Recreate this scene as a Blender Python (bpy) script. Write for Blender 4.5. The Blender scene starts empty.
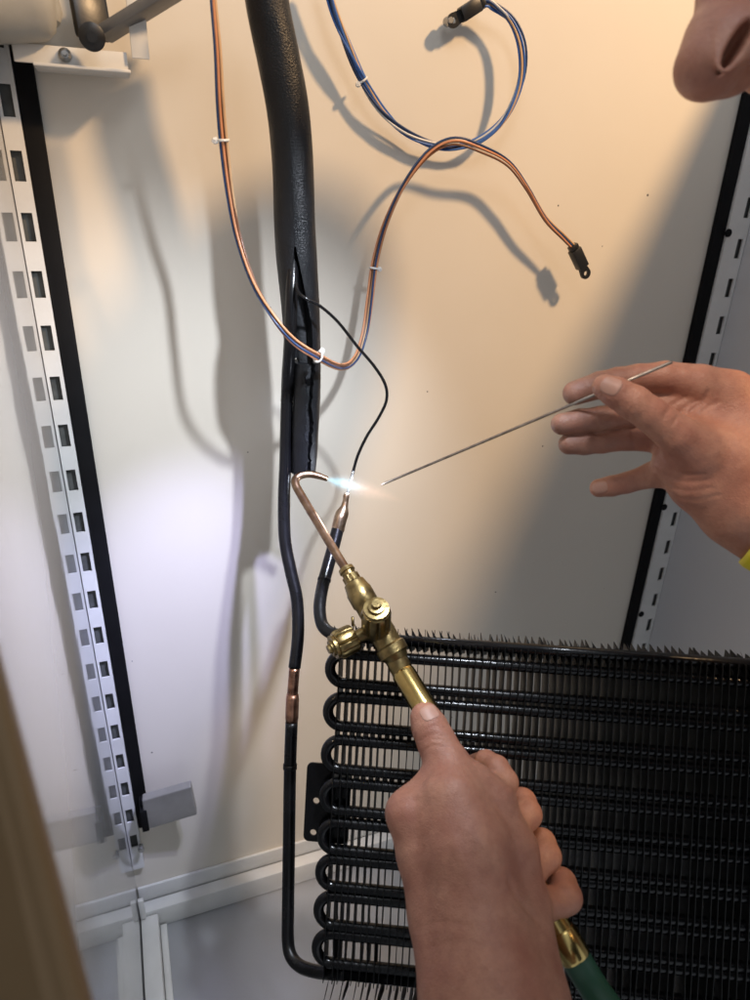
import bpy, bmesh, math, random
import numpy as np
from mathutils import Vector, Matrix
random.seed(7); rng = np.random.default_rng(7)
S = bpy.context.scene
COL = S.collection

# ------------------------------------------------------------------ camera
FPX = 675.86                                   # focal length in photo pixels (750 wide)
_p, _y, _r = .43, .364, .032
_c, _s = math.cos(_p), math.sin(_p)
C0 = np.array([.05416, -.59148, -.04788])
FW = np.array([math.sin(_y)*_c, math.cos(_y)*_c, -_s])
RT = np.array([math.cos(_y), -math.sin(_y), 0.])
UP = np.cross(RT, FW)
RT, UP = math.cos(_r)*RT+math.sin(_r)*UP, -math.sin(_r)*RT+math.cos(_r)*UP
def P(px, py, d):
    """world point seen at photo pixel (px,py), d metres along the view axis"""
    return C0+d*(FW+(px-375)/FPX*RT-(py-500)/FPX*UP)
def W(px, py, s=0.):
    """world point at pixel on the vertical plane standing s metres in front of the back wall"""
    v = P(px, py, 1)-C0
    return C0+(-s-C0[1])/v[1]*v
def CC(x, y, z): return C0+x*RT+y*UP+z*FW
cd = bpy.data.cameras.new('camera'); cam = bpy.data.objects.new('camera', cd); COL.objects.link(cam)
cd.sensor_fit = 'HORIZONTAL'; cd.sensor_width = 36; cd.lens = 36*FPX/750
M = Matrix(((RT[0], UP[0], -FW[0], C0[0]), (RT[1], UP[1], -FW[1], C0[1]), (RT[2], UP[2], -FW[2], C0[2]), (0, 0, 0, 1)))
cam.matrix_world = M
cd.clip_start = .01; cd.clip_end = 50
cd.dof.use_dof = True; cd.dof.focus_distance = .56; cd.dof.aperture_fstop = 11
S.camera = cam
S.render.resolution_x = 768; S.render.resolution_y = 1024

# ------------------------------------------------------------------ light
w = bpy.data.worlds.new('World'); S.world = w; w.use_nodes = True
w.node_tree.nodes['Background'].inputs[0].default_value = (.86, .92, 1., 1)
w.node_tree.nodes['Background'].inputs[1].default_value = .57
def lamp(name, kind, loc, target, power, color, size=.02, spot=None, blend=.2):
    l = bpy.data.lights.new(name, kind); o = bpy.data.objects.new(name, l); COL.objects.link(o)
    l.energy = power; l.color = color
    if kind == 'AREA': l.size = size
    else: l.shadow_soft_size = size
    if kind == 'SPOT': l.spot_size = spot; l.spot_blend = blend
    o.location = loc
    o.rotation_euler = (Vector(target)-Vector(loc)).to_track_quat('-Z', 'Y').to_euler()
    return o
lamp('head_lamp_light', 'SPOT', P(630, -70, .26), W(100, 700), 10, (.84, .90, 1.), .008, math.radians(88), 1.)
lamp('lilac_glow_fill', 'SPOT', P(600, -60, .24), W(165, 640), 20.0, (.55, .56, 1.), .008, math.radians(30), 1.)  # added spot for the lilac glow at lower left, no known source
lamp('rod_hand_fill', 'SPOT', P(625, -60, .25), P(705, 430, .40), 1.25, (1., .78, .60), .011, math.radians(34), .9)  # added fill spot to brighten the hand holding the rod
lamp('warm_work_light', 'SPOT', (.905, -.80, .754), W(385, 285), 75, (1., .64, .33), .050, math.radians(41), .28)
lamp('camera_side_fill', 'AREA', CC(.10, .45, .0), W(380, 500), .5, (.93, .95, 1.), .16)  # added soft fill from above the camera, not a cabinet fixture
vs = S.view_settings
vs.view_transform = 'Standard'; vs.look = 'None'; vs.gamma = 1; vs.exposure = 0; vs.use_curve_mapping = False
S.render.engine = 'CYCLES'

# ------------------------------------------------------------------ materials
def mat(name, col, rough=.5, metal=0., var=.0, vscale=40., col2=None, bump=0., bscale=200., rvar=0., **kw):
    m = bpy.data.materials.new(name); m.use_nodes = True
    nt = m.node_tree; n = nt.nodes; L = nt.links; b = n['Principled BSDF']
    b.inputs['Base Color'].default_value = (*col, 1); b.inputs['Roughness'].default_value = rough
    b.inputs['Metallic'].default_value = metal
    for k, v in kw.items(): b.inputs[k.replace('_', ' ')].default_value = v
    tc = n.new('ShaderNodeTexCoord')
    if var or col2:
        nz = n.new('ShaderNodeTexNoise'); nz.inputs['Scale'].default_value = vscale; nz.inputs['Detail'].default_value = 5
        L.new(tc.outputs['Object'], nz.inputs['Vector'])
        cr = n.new('ShaderNodeValToRGB'); cr.color_ramp.elements[0].position = .35; cr.color_ramp.elements[1].position = .68
        c2 = col2 or tuple(max(0, c*(1-var)) for c in col)
        cr.color_ramp.elements[0].color = (*col, 1); cr.color_ramp.elements[1].color = (*c2, 1)
        L.new(nz.outputs['Fac'], cr.inputs['Fac']); L.new(cr.outputs['Color'], b.inputs['Base Color'])
    if rvar:
        nz = n.new('ShaderNodeTexNoise'); nz.inputs['Scale'].default_value = vscale*.7; nz.inputs['Detail'].default_value = 6
        L.new(tc.outputs['Object'], nz.inputs['Vector'])
        mr = n.new('ShaderNodeMapRange'); mr.inputs['From Min'].default_value = .3; mr.inputs['From Max'].default_value = .7
        mr.inputs['To Min'].default_value = max(0, rough-rvar); mr.inputs['To Max'].default_value = rough+rvar
        L.new(nz.outputs['Fac'], mr.inputs['Value']); L.new(mr.outputs['Result'], b.inputs['Roughness'])
    if bump:
        nz = n.new('ShaderNodeTexNoise'); nz.inputs['Scale'].default_value = bscale; nz.inputs['Detail'].default_value = 4
        L.new(tc.outputs['Object'], nz.inputs['Vector'])
        bp = n.new('ShaderNodeBump'); bp.inputs['Strength'].default_value = bump; bp.inputs['Distance'].default_value = .001
        L.new(nz.outputs['Fac'], bp.inputs['Height']); L.new(bp.outputs['Normal'], b.inputs['Normal'])
    return m
def enamel(name, col, rough, **kw):
    """painted sheet with specks of dirt and faint smears"""
    m = mat(name, col, rough, var=.0, vscale=9, rvar=.0, **kw)
    nt = m.node_tree; n = nt.nodes; L = nt.links; b = n['Principled BSDF']
    tc = n.new('ShaderNodeTexCoord')
    ns_ = n.new('ShaderNodeTexNoise'); ns_.inputs['Scale'].default_value = 5; ns_.inputs['Detail'].default_value = 6
    L.new(tc.outputs['Object'], ns_.inputs['Vector'])
    m0 = n.new('ShaderNodeMix'); m0.data_type = 'RGBA'; m0.inputs['A'].default_value = (*col, 1); m0.inputs['B'].default_value = (*[c*.90 for c in col], 1)
    L.new(ns_.outputs['Fac'], m0.inputs['Factor']); src = m0.outputs['Result']
    vo = n.new('ShaderNodeTexVoronoi'); vo.inputs['Scale'].default_value = 38
    L.new(tc.outputs['Object'], vo.inputs['Vector'])
    nz = n.new('ShaderNodeTexNoise'); nz.inputs['Scale'].default_value = 11
    L.new(tc.outputs['Object'], nz.inputs['Vector'])
    ma = n.new('ShaderNodeMath'); ma.operation = 'SUBTRACT'; ma.inputs[0].default_value = .47
    L.new(nz.outputs['Fac'], ma.inputs[1])
    mb = n.new('ShaderNodeMath'); mb.operation = 'MULTIPLY'; mb.inputs[1].default_value = -.26
    L.new(ma.outputs[0], mb.inputs[0])           # speck radius only where noise > .6
    lt = n.new('ShaderNodeMath'); lt.operation = 'LESS_THAN'
    L.new(vo.outputs['Distance'], lt.inputs[0]); L.new(mb.outputs[0], lt.inputs[1])
    mx = n.new('ShaderNodeMix'); mx.data_type = 'RGBA'
    L.new(lt.outputs[0], mx.inputs['Factor']); L.new(src, mx.inputs['A']); mx.inputs['B'].default_value = (.12, .11, .10, 1)
    L.new(mx.outputs['Result'], b.inputs['Base Color'])
    bp = n.new('ShaderNodeBump'); bp.inputs['Strength'].default_value = .12; bp.inputs['Distance'].default_value = .002
    n2 = n.new('ShaderNodeTexNoise'); n2.inputs['Scale'].default_value = 14; n2.inputs['Detail'].default_value = 3
    L.new(tc.outputs['Object'], n2.inputs['Vector']); L.new(n2.outputs['Fac'], bp.inputs['Height']); L.new(bp.outputs['Normal'], b.inputs['Normal'])
    return m
M_wall = enamel('cream_enamel', (.75, .70, .61), .27)
M_side = enamel('glossy_side_panel', (.36, .37, .38), .05, IOR=2.1)
M_right = enamel('grey_side_panel', (.60, .61, .63), .35)
M_floor = mat('brushed_steel_floor', (.42, .43, .45), .34, .35, var=.10, vscale=8, bump=.05, bscale=300, rvar=.05)
M_white = mat('white_powder_coat', (.72, .72, .70), .38, var=.12, vscale=25, bump=.08)
M_gasket = mat('black_gasket', (.007, .007, .008), .75, var=.3, bump=.1, Specular_IOR_Level=.15)
M_void = mat('dark_slot_back', (.10, .105, .10), .7, var=.4, vscale=80)
M_foam = mat('black_foam_rubber', (.009, .010, .012), .40, var=.4, vscale=60, Specular_IOR_Level=.38, bump=.5, bscale=1000, rvar=.14)
M_foam_in = mat('torn_foam', (.022, .024, .028), .85, var=.5, vscale=120, bump=1., bscale=500)
M_tube = mat('black_painted_tube', (.007, .007, .008), .25, var=.3, Specular_IOR_Level=.35, bump=.15, bscale=300, rvar=.12)
M_copper = mat('scorched_copper', (.55, .30, .20), .36, 1., col2=(.20, .10, .07), vscale=150, bump=.2, rvar=.12)
M_coppert = mat('heated_steel_joint', (.68, .52, .38), .30, 1., col2=(.36, .24, .16), vscale=180, bump=.2)
M_brass = mat('worn_brass', (.40, .30, .13), .36, 1., col2=(.18, .13, .06), vscale=130, bump=.25, bscale=350, rvar=.12)
M_brass2 = mat('polished_brass', (.60, .45, .17), .22, 1., col2=(.42, .30, .11), vscale=60, rvar=.06)
M_tip = mat('oxidised_copper_tip', (.36, .24, .15), .34, 1., col2=(.20, .12, .08), vscale=110, bump=.2, rvar=.1)
M_rod = mat('brazing_rod', (.42, .36, .30), .38, .9, var=.4, vscale=200)
M_green = mat('green_hose', (.025, .10, .055), .45, var=.3, bump=.2)
M_cond = mat('condenser_black', (.005, .005, .006), .20, var=.4, Specular_IOR_Level=.35, bump=.2, bscale=300, rvar=.1)
M_fin = mat('fin_black', (.006, .006, .006), .5, 0., Specular_IOR_Level=.3, var=.5, vscale=60, rvar=.1)
M_fin_lit = mat('fin_lit_band', (.28, .27, .24), .4, .6, var=.5, vscale=150)  # grey of fins catching light between loops, put into the colour
M_steel = mat('zinc_steel', (.45, .45, .44), .3, .9, var=.3, vscale=100)
M_grey = mat('grey_cast_metal', (.20, .20, .20), .45, .5, var=.3, bump=.2)
M_plastic = mat('cream_plastic', (.42, .41, .37), .45, var=.15)
M_blackp = mat('black_plastic', (.012, .012, .012), .35, bump=.1)
M_tie = mat('white_nylon', (.75, .74, .70), .4)
M_block = mat('grey_wood_block', (.27, .26, .24), .45, col2=(.19, .185, .17), vscale=28, bump=.15, bscale=80)
M_brown = mat('brown_board', (.20, .12, .05), .6, col2=(.27, .18, .09), vscale=6, bump=.2)
M_yellow = mat('yellow_silicone', (.72, .62, .03), .45)
M_shirt = mat('dark_cotton', (.03, .035, .05), .9, var=.3, bump=.5, bscale=600)
M_hair = mat('dark_hair', (.03, .02, .014), .5, var=.5, bump=.6, bscale=500)
M_eye = mat('eye_white', (.75, .73, .7), .2)
WIRE = {k: mat(k+'_wire', c, .35, var=.15, vscale=100) for k, c in dict(
    blue=(.05, .14, .42), navy=(.02, .05, .14), white=(.62, .62, .60), orange=(.62, .27, .13),
    brown=(.20, .09, .05), grey=(.16, .17, .18), tan=(.62, .40, .22)).items()}
M_skin = mat('skin', (.50, .25, .165), .47, col2=(.39, .165, .11), vscale=46, Subsurface_Weight=.12, Subsurface_Scale=.006)
def skin_setup():
    nt = M_skin.node_tree; n = nt.nodes; L = nt.links; b = n['Principled BSDF']
    b.inputs['Subsurface Radius'].default_value = (1., .35, .2)
    tc = n.new('ShaderNodeTexCoord')
    src = b.inputs['Base Color'].links[0].from_socket
    at = n.new('ShaderNodeAttribute'); at.attribute_name = 'grime'
    nz = n.new('ShaderNodeTexNoise'); nz.inputs['Scale'].default_value = 90; nz.inputs['Detail'].default_value = 8
    L.new(tc.outputs['Object'], nz.inputs['Vector'])
    mm = n.new('ShaderNodeMath'); mm.operation = 'MULTIPLY'; L.new(at.outputs['Fac'], mm.inputs[0])
    mr = n.new('ShaderNodeMapRange'); mr.inputs['From Min'].default_value = .3; mr.inputs['From Max'].default_value = .65
    L.new(nz.outputs['Fac'], mr.inputs['Value']); mr.inputs['To Min'].default_value = .35; L.new(mr.outputs['Result'], mm.inputs[1])
    mx = n.new('ShaderNodeMix'); mx.data_type = 'RGBA'
    L.new(mm.outputs[0], mx.inputs['Factor']); L.new(src, mx.inputs['A']); mx.inputs['B'].default_value = (.15, .085, .06, 1)
    L.new(mx.outputs['Result'], b.inputs['Base Color'])
    n0 = n.new('ShaderNodeTexNoise'); n0.inputs['Scale'].default_value = 170; n0.inputs['Detail'].default_value = 6; n0.inputs['Roughness'].default_value = .7
    L.new(tc.outputs['Object'], n0.inputs['Vector'])
    mr0 = n.new('ShaderNodeMapRange'); mr0.inputs['From Min'].default_value = .40; mr0.inputs['From Max'].default_value = .75; mr0.inputs['To Max'].default_value = .55
    L.new(n0.outputs['Fac'], mr0.inputs['Value'])
    mx2 = n.new('ShaderNodeMix'); mx2.data_type = 'RGBA'; L.new(mr0.outputs['Result'], mx2.inputs['Factor'])
    L.new(mx.outputs['Result'], mx2.inputs['A']); mx2.inputs['B'].default_value = (.30, .12, .08, 1); L.new(mx2.outputs['Result'], b.inputs['Base Color'])
    # pores and fine creases
    n1 = n.new('ShaderNodeTexNoise'); n1.inputs['Scale'].default_value = 650; n1.inputs['Detail'].default_value = 3
    vo = n.new('ShaderNodeTexVoronoi'); vo.inputs['Scale'].default_value = 900; vo.feature = 'DISTANCE_TO_EDGE'
    n3 = n.new('ShaderNodeTexNoise'); n3.inputs['Scale'].default_value = 120; n3.inputs['Detail'].default_value = 4
    for q in (n1, vo, n3): L.new(tc.outputs['Object'], q.inputs['Vector'])
    a1 = n.new('ShaderNodeMath'); a1.operation = 'ADD'; L.new(n1.outputs['Fac'], a1.inputs[0]); L.new(vo.outputs['Distance'], a1.inputs[1])
    a2 = n.new('ShaderNodeMath'); a2.operation = 'MULTIPLY_ADD'; L.new(n3.outputs['Fac'], a2.inputs[0]); a2.inputs[1].default_value = 2.2; L.new(a1.outputs[0], a2.inputs[2])
    bp = n.new('ShaderNodeBump'); bp.inputs['Strength'].default_value = .55; bp.inputs['Distance'].default_value = .0005
    L.new(a2.outputs[0], bp.inputs['Height']); L.new(bp.outputs['Normal'], b.inputs['Normal'])
skin_setup()
M_nail = mat('fingernail', (.50, .28, .21), .48, var=.1, Subsurface_Weight=.1, Subsurface_Scale=.003)

# ------------------------------------------------------------------ mesh helpers
def link(name, me, m, parent=None, smooth=False):
    o = bpy.data.objects.new(name, me); COL.objects.link(o)
    if m is not None and not me.materials:
        for q in (m if isinstance(m, (list, tuple)) else [m]): me.materials.append(q)
    if parent is not None: o.parent = parent
    if smooth:
        for p in me.polygons: p.use_smooth = True
    return o
def mesh(name, V, Fc, m, parent=None, smooth=False):
    me = bpy.data.meshes.new(name); me.from_pydata([tuple(v) for v in V], [], [tuple(f) for f in Fc]); me.update()
    return link(name, me, m, parent, smooth)
def bmobj(name, bm, m, parent=None, smooth=False, autos=False):
    me = bpy.data.meshes.new(name)
    bmesh.ops.recalc_face_normals(bm, faces=bm.faces)
    bm.to_mesh(me); bm.free()
    o = link(name, me, m, parent, smooth)
    if autos:
        for p in me.polygons: p.use_smooth = True
        me.set_sharp_from_angle(angle=math.radians(38))
    return o
def tag(o, label=None, cat=None, group=None, kind=None):
    for k, v in (('label', label), ('category', cat), ('group', group), ('kind', kind)):
        if v: o[k] = v
    return o
def thing(name, loc, label, cat, group=None):
    """Empty with no rotation; children keep world coordinates through their parent inverse"""
    o = bpy.data.objects.new(name, None); COL.objects.link(o); o.empty_display_size = .01
    return tag(o, label, cat, group)
def frame(a, b, up=(0, 0, 1)):
    z = Vector(b)-Vector(a); L = z.length; z.normalize()
    x = Vector(up).cross(z)
    if x.length < 1e-4: x = Vector((1, 0, 0)).cross(z)
    x.normalize(); y = z.cross(x)
    return Matrix(((x.x, y.x, z.x, a[0]), (x.y, y.y, z.y, a[1]), (x.z, y.z, z.z, a[2]), (0, 0, 0, 1))), L
def bbox_bm(bm, lo, hi, mtx=None, bev=0.):
    r = bmesh.ops.create_cube(bm, size=1)
    vs_ = r['verts']
    for v in vs_:
        v.co = Vector([(lo[i]+hi[i])/2+v.co[i]*(hi[i]-lo[i]) for i in range(3)])
    if bev:
        es = list({e for v in vs_ for e in v.link_edges})
        rr = bmesh.ops.bevel(bm, geom=es, offset=bev, segments=2, affect='EDGES', profile=.5)
        vs_ = list({v for f in rr['faces'] for v in f.verts} | {v for v in vs_ if v.is_valid})
    if mtx:
        for v in vs_: v.co = mtx @ v.co
def box(name, lo, hi, m, parent=None, mtx=None, bev=.0008):
    bm = bmesh.new(); bbox_bm(bm, lo, hi, None, bev)
    if mtx:
        for v in bm.verts: v.co = mtx @ v.co
    return bmobj(name, bm, m, parent, autos=True)
def spline(pts, n):
    """Catmull-Rom through rows of pts (any dimension)"""
    p = np.array(pts, float); p = np.vstack([2*p[0]-p[1], p, 2*p[-1]-p[-2]])
    out = []
    for i in range(1, len(p)-2):
        t = np.linspace(0, 1, n, endpoint=False)[:, None]
        a, b, c, d = p[i-1], p[i], p[i+1], p[i+2]
        out.append(.5*(2*b+(c-a)*t+(2*a-5*b+4*c-d)*t**2+(-a+3*b-3*c+d)*t**3))
    return np.vstack(out+[p[-2:-1]])
def tube_geo(path, rad, seg=12, cap=True):
    path = np.asarray(path, float); n = len(path)
    rad = np.full(n, rad) if np.isscalar(rad) else np.asarray(rad)
    T = np.gradient(path, axis=0); T /= np.linalg.norm(T, axis=1)[:, None]
    N = np.cross(T[0], [0.3, .2, 1.]); N /= np.linalg.norm(N)
    V = []; Fc = []; fr = []
    for i in range(n):
        N = N-T[i]*(N@T[i]); N /= np.linalg.norm(N); B = np.cross(T[i], N); fr.append((N.copy(), B))
        for k in range(seg):
            a = 2*math.pi*k/seg; V.append(path[i]+rad[i]*(math.cos(a)*N+math.sin(a)*B))
    for i in range(n-1):
        for k in range(seg):
            k2 = (k+1) % seg; Fc.append((i*seg+k, i*seg+k2, (i+1)*seg+k2, (i+1)*seg+k))
    if cap: Fc.append(tuple(range(seg-1, -1, -1))); Fc.append(tuple((n-1)*seg+k for k in range(seg)))
    return V, Fc, fr
def tube(name, path, rad, m, parent=None, seg=12):
    V, Fc, _ = tube_geo(path, rad, seg)
    o = mesh(name, V, Fc, m, parent, True)
    for p in o.data.polygons:
        if len(p.vertices) > 4: p.use_smooth = False
    return o
def lathe(name, a, b, prof, m, parent=None, seg=32, flute=None):
    """prof: (t along axis 0..1, radius); flute=(t0,t1,count,depth)"""
    mt, L = frame(a, b); V = []; Fc = []
    for t, r in prof:
        for k in range(seg):
            an = 2*math.pi*k/seg; rr = r
            if flute and flute[0] <= t <= flute[1]: rr = r*(1-flute[3]*max(0, math.cos(flute[2]*an))**5)
            V.append(mt @ Vector((rr*math.cos(an), rr*math.sin(an), t*L)))
    n = len(prof)
    for i in range(n-1):
        for k in range(seg):
            k2 = (k+1) % seg; Fc.append((i*seg+k, i*seg+k2, (i+1)*seg+k2, (i+1)*seg+k))
    Fc.append(tuple(range(seg-1, -1, -1))); Fc.append(tuple((n-1)*seg+k for k in range(seg)))
    o = mesh(name, V, Fc, m, parent, True); o.data.set_sharp_from_angle(angle=math.radians(35)); return o
def Pp(rows, n=6):
    """pixel/depth spline -> world path; rows (px,py,d)"""
    q = spline(rows, n); return np.array([P(*r) for r in q])

# ------------------------------------------------------------------ cabinet (the setting)
XL, XR, ZF, ZT = -.006, .688, W(160, 927, .02)[2], .235
def sheet(name, pts, m):
    n = np.cross(np.array(pts[1])-pts[0], np.array(pts[2])-pts[0]); n /= np.linalg.norm(n)
    V = [np.array(p) for p in pts]+[np.array(p)-n*.004 for p in pts]
    return tag(mesh(name, V, [(0, 1, 2, 3), (7, 6, 5, 4), (0, 4, 5, 1), (1, 5, 6, 2), (2, 6, 7, 3), (3, 7, 4, 0)], m), kind='structure')
sheet('back_wall', [(XL, 0, ZF), (XR, 0, ZF), (XR, 0, ZT), (XL, 0, ZT)], M_wall)
sheet('left_wall', [(XL, -.75, ZF), (XL, -.0002, ZF), (XL, -.0002, ZT), (XL, -.75, ZT)], M_side)
sheet('right_wall', [(XR, -.0002, ZF), (XR, -.75, ZF), (XR, -.75, ZT), (XR, -.0002, ZT)], M_right)
sheet('floor', [(XL-.004, -.75, ZF-.0002), (XR+.004, -.75, ZF-.0002), (XR+.004, 0, ZF-.0002), (XL-.004, 0, ZF-.0002)], M_floor)
# seam strip where the back wall panel meets the floor pan, then rails
zs = -.804
tag(box('wall_seam', (XL+.001, -.004, ZF+.03), (XR-.001, -.0004, zs), M_white, bev=.001), kind='structure')
rail = thing('floor_rail', None, 'white painted rail along the foot of the cream back wall', 'rail')
box('bar', (XL+.002, -.020, ZF+.0004), (XR-.002, -.0045, ZF+.032), M_white, rail, bev=.002)
box('corner_tab', (XL+.001, -.026, ZF+.030), (XL+.007, -.0215, ZF+.062), M_white, rail)
rail2 = thing('floor_rail', None, 'white painted rail running towards the camera along the glossy left panel', 'rail')
box('bar', (XL+.0008, -.60, ZF+.0004), (XL+.020, -.0215, ZF+.028), M_white, rail2, bev=.0015)
box('lip', (XL+.0205, -.60, ZF+.0004), (XL+.028, -.0215, ZF+.006), M_white, rail2, bev=.0008)

def slotted(x0, x1, xs, sw, ztop, zbot, parent, y=-.008, zo=0., pitch=.04, sh=.0195):
    """flat bar with real slots cut through it, folded back at its edges"""
    bm = bmesh.new()
    n0 = int(math.floor((zo-ztop)/pitch))+1; z = ztop; cells = []
    k = n0
    while True:
        zc = zo-k*pitch
        if zc-sh/2 < zbot+.004: cells.append((z, zbot, False)); break
        if zc+sh/2 < ztop:
            cells.append((z, zc+sh/2, False)); cells.append((zc+sh/2, zc-sh/2, True)); z = zc-sh/2
        k += 1
    V = {}
    def v(x, yy, zz):
        key = (round(x, 6), round(yy, 6), round(zz, 6))
        if key not in V: V[key] = bm.verts.new(key)
        return V[key]
    th = .0018
    def q(*p):
        try: bm.faces.new([v(*c) for c in p])
        except ValueError: pass
    for (za, zb, hole) in cells:
        cols = [(x0, xs-sw/2), (xs+sw/2, x1)] if hole else [(x0, xs-sw/2), (xs-sw/2, xs+sw/2), (xs+sw/2, x1)]
        for (a, b) in cols:
            q((a, y, za), (b, y, za), (b, y, zb), (a, y, zb)); q((a, y+th, za), (a, y+th, zb), (b, y+th, zb), (b, y+th, za))
        if hole:
            a, b = xs-sw/2, xs+sw/2
            q((a, y, za), (a, y, zb), (a, y+th, zb), (a, y+th, za)); q((b, y, za), (b, y+th, za), (b, y+th, zb), (b, y, zb))
            q((a, y, za), (a, y+th, za), (b, y+th, za), (b, y, za)); q((a, y, zb), (b, y, zb), (b, y+th, zb), (a, y+th, zb))
    for xx in (x0, x1):   # folded flanges
        q((xx, y, ztop), (xx, y, zbot), (xx, -.0006, zbot), (xx, -.0006, ztop))
    q((x0, y, ztop), (x1, y, ztop), (x1, -.0006, ztop), (x0, -.0006, ztop))
    q((x0, y, zbot), (x0, -.0006, zbot), (x1, -.0006, zbot), (x1, y, zbot))
    return bmobj('slotted_bar', bm, M_white, parent)
stl = thing('shelf_standard', None, 'white slotted shelf upright in the left corner beside the glossy panel', 'shelf standard', 'slotted shelf uprights in the cabinet corners')
slotted(XL+.0005, .0068, .0003, .0074, .055, -.765, stl)
box('channel_back', (XL+.001, -.0035, -.76), (.0064, -.0012, .05), M_void, stl, bev=0)
gl = tag(box('gasket_strip', (.0072, -.006, -.705), (.0200, -.0006, .060), M_gasket, bev=.001), 'black gasket strip beside the left slotted upright', 'gasket', 'black gasket strips down the back wall')
str_ = thing('shelf_standard', None, 'white slotted shelf upright in the right corner behind the hand with the rod', 'shelf standard', 'slotted shelf uprights in the cabinet corners')
slotted(.6595, .6872, .6800, .0072, .20, -.80, str_, zo=-.0535)
box('channel_back', (.661, -.0035, -.79), (.686, -.0012, .19), M_void, str_, bev=0)
for (px, py) in ((728, 233), (664, 507), (641, 614)):
    p = W(px, py, .008); lathe('rivet', p, p+np.array([0, -.0022, 0]), [(0, .0042), (.6, .0040), (1, .0026)], M_gasket, str_, 16)
tag(box('gasket_strip', (.6445, -.006, -.80), (.6590, -.0006, .20), M_gasket, bev=.001), 'black gasket strip beside the right slotted upright, behind the hand with the rod', 'gasket', 'black gasket strips down the back wall')

# block clamped at the foot of the upright
blk = thing('stop_block', None, 'grey rectangular block jutting out from the foot of the left slotted upright', 'block')
c = [W(142, 801, .030), W(191, 787, .040), W(197, 815, .040), W(146, 830, .030)]
V = [p for p in c]+[p+np.array([.001, .008, .002]) for p in c]
o = mesh('block_body', V, [(3, 2, 1, 0), (4, 5, 6, 7), (0, 1, 5, 4), (1, 2, 6, 5), (2, 3, 7, 6), (3, 0, 4, 7)], M_block, blk)
bv = o.modifiers.new('bevel', 'BEVEL'); bv.width = .0012; bv.segments = 2
a = W(141, 845, .012); lathe('screw', a, a+np.array([0, -.008, 0]), [(0, .0025), (.5, .0025), (.55, .0035), (1, .003)], M_steel, blk, 14)
a = W(137, 800, .012); box('clip', (a[0]+.002, -.032, a[2]-.028), (a[0]+.009, -.009, a[2]+.002), M_gasket, blk, bev=.001)

# bracket and fittings at the top left
br = thing('shelf_bracket', None, 'white folded sheet bracket screwed across the top of the left upright', 'bracket')
p0 = W(12, 46, .03); p1 = W(126, 48, .03); p2 = W(126, 71, .03)
zt, zb = p0[2]+.002, p2[2]
box('front_plate', (p0[0], -.0320, zb), (p1[0], -.0300, zt), M_white, br, bev=.0006)
box('top_flange', (p0[0], -.0297, zt-.002), (p1[0], -.0105, zt), M_white, br, bev=.0004)
box('lower_lip', (W(35, 70, .03)[0], -.0400, zb-.0022), (p1[0]+.001, -.0100, zb-.0003), M_white, br, bev=.0005)
a = W(65, 55, .032); lathe('screw', a, a+np.array([0, -.004, 0]), [(0, .0042), (.5, .0040), (1, .0022)], M_steel, br, 18)
lathe('screw', a+np.array([0, -.004, 0]), a+np.array([0, -.010, 0]), [(0, .0016), (1, .0014)], M_steel, br, 10)
pl = tag(box('clear_guide_plate', (W(128, 20, .035)[0], -.037, W(128, 58, .035)[2]), (W(146, 20, .035)[0], -.035, W(128, 58, .035)[2]+.10), M_tie, bev=.0006), 'pale guide plate with a dark edge right of the white bracket', 'plate')
hs = thing('lamp_housing', None, 'rounded cream plastic housing in the top left corner above the bracket', 'housing')
a, b = P(-60, 0, .405), P(54, -6, .425)
lathe('housing_shell', a, b, [(0, .0235), (.75, .0245), (.85, .0235), (.92, .020), (.97, .013), (1, .005)], M_plastic, hs, 40)
a, b = P(20, -50, .415), P(42, 30, .43)
lathe('end_cap', a, b, [(0, .014), (.8, .015), (.93, .012), (1, .005)], M_plastic, hs, 32)
arm = thing('hinge_arm', None, 'dark grey metal hinge arm slanting across the top left corner', 'hinge')
a, b = P(215, -34, .425), P(102, 36, .445)
mt, L = frame(a, b); box('arm_bar', (-.0105, -.0035, 0), (.0105, .0035, L), M_grey, arm, mt, bev=.002)
a, b = P(84, -20, .435), P(95, 40, .445)
mt, L = frame(a, b); box('arm_link', (-.012, -.004, 0), (.012, .004, L), M_blackp, arm, mt, bev=.003)
a = P(92, 37, .43); v = C0-a; v /= np.linalg.norm(v)
lathe('pivot', a, a+v*.006, [(0, .008), (.5, .008), (.7, .0055), (.75, .003), (1, .003)], M_blackp, arm, 24)

# near board edge, bottom left
bd = tag(mesh('door_edge_board', [P(-360, 480, .17), P(-22, 560, .17), P(98, 1010, .165), P(150, 1300, .16), P(-360, 1300, .16),
     P(-360, 480, .15), P(-30, 560, .15), P(88, 1010, .145), P(140, 1300, .14), P(-360, 1300, .14)],
     [(0, 1, 2, 3, 4), (9, 8, 7, 6, 5), (0, 5, 6, 1), (1, 6, 7, 2), (2, 7, 8, 3), (3, 8, 9, 4), (4, 9, 5, 0)], M_brown),
     'blurred brown board edge close to the camera at the lower left', 'board')
bv = bd.modifiers.new('bevel', 'BEVEL'); bv.width = .006; bv.segments = 4

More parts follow.
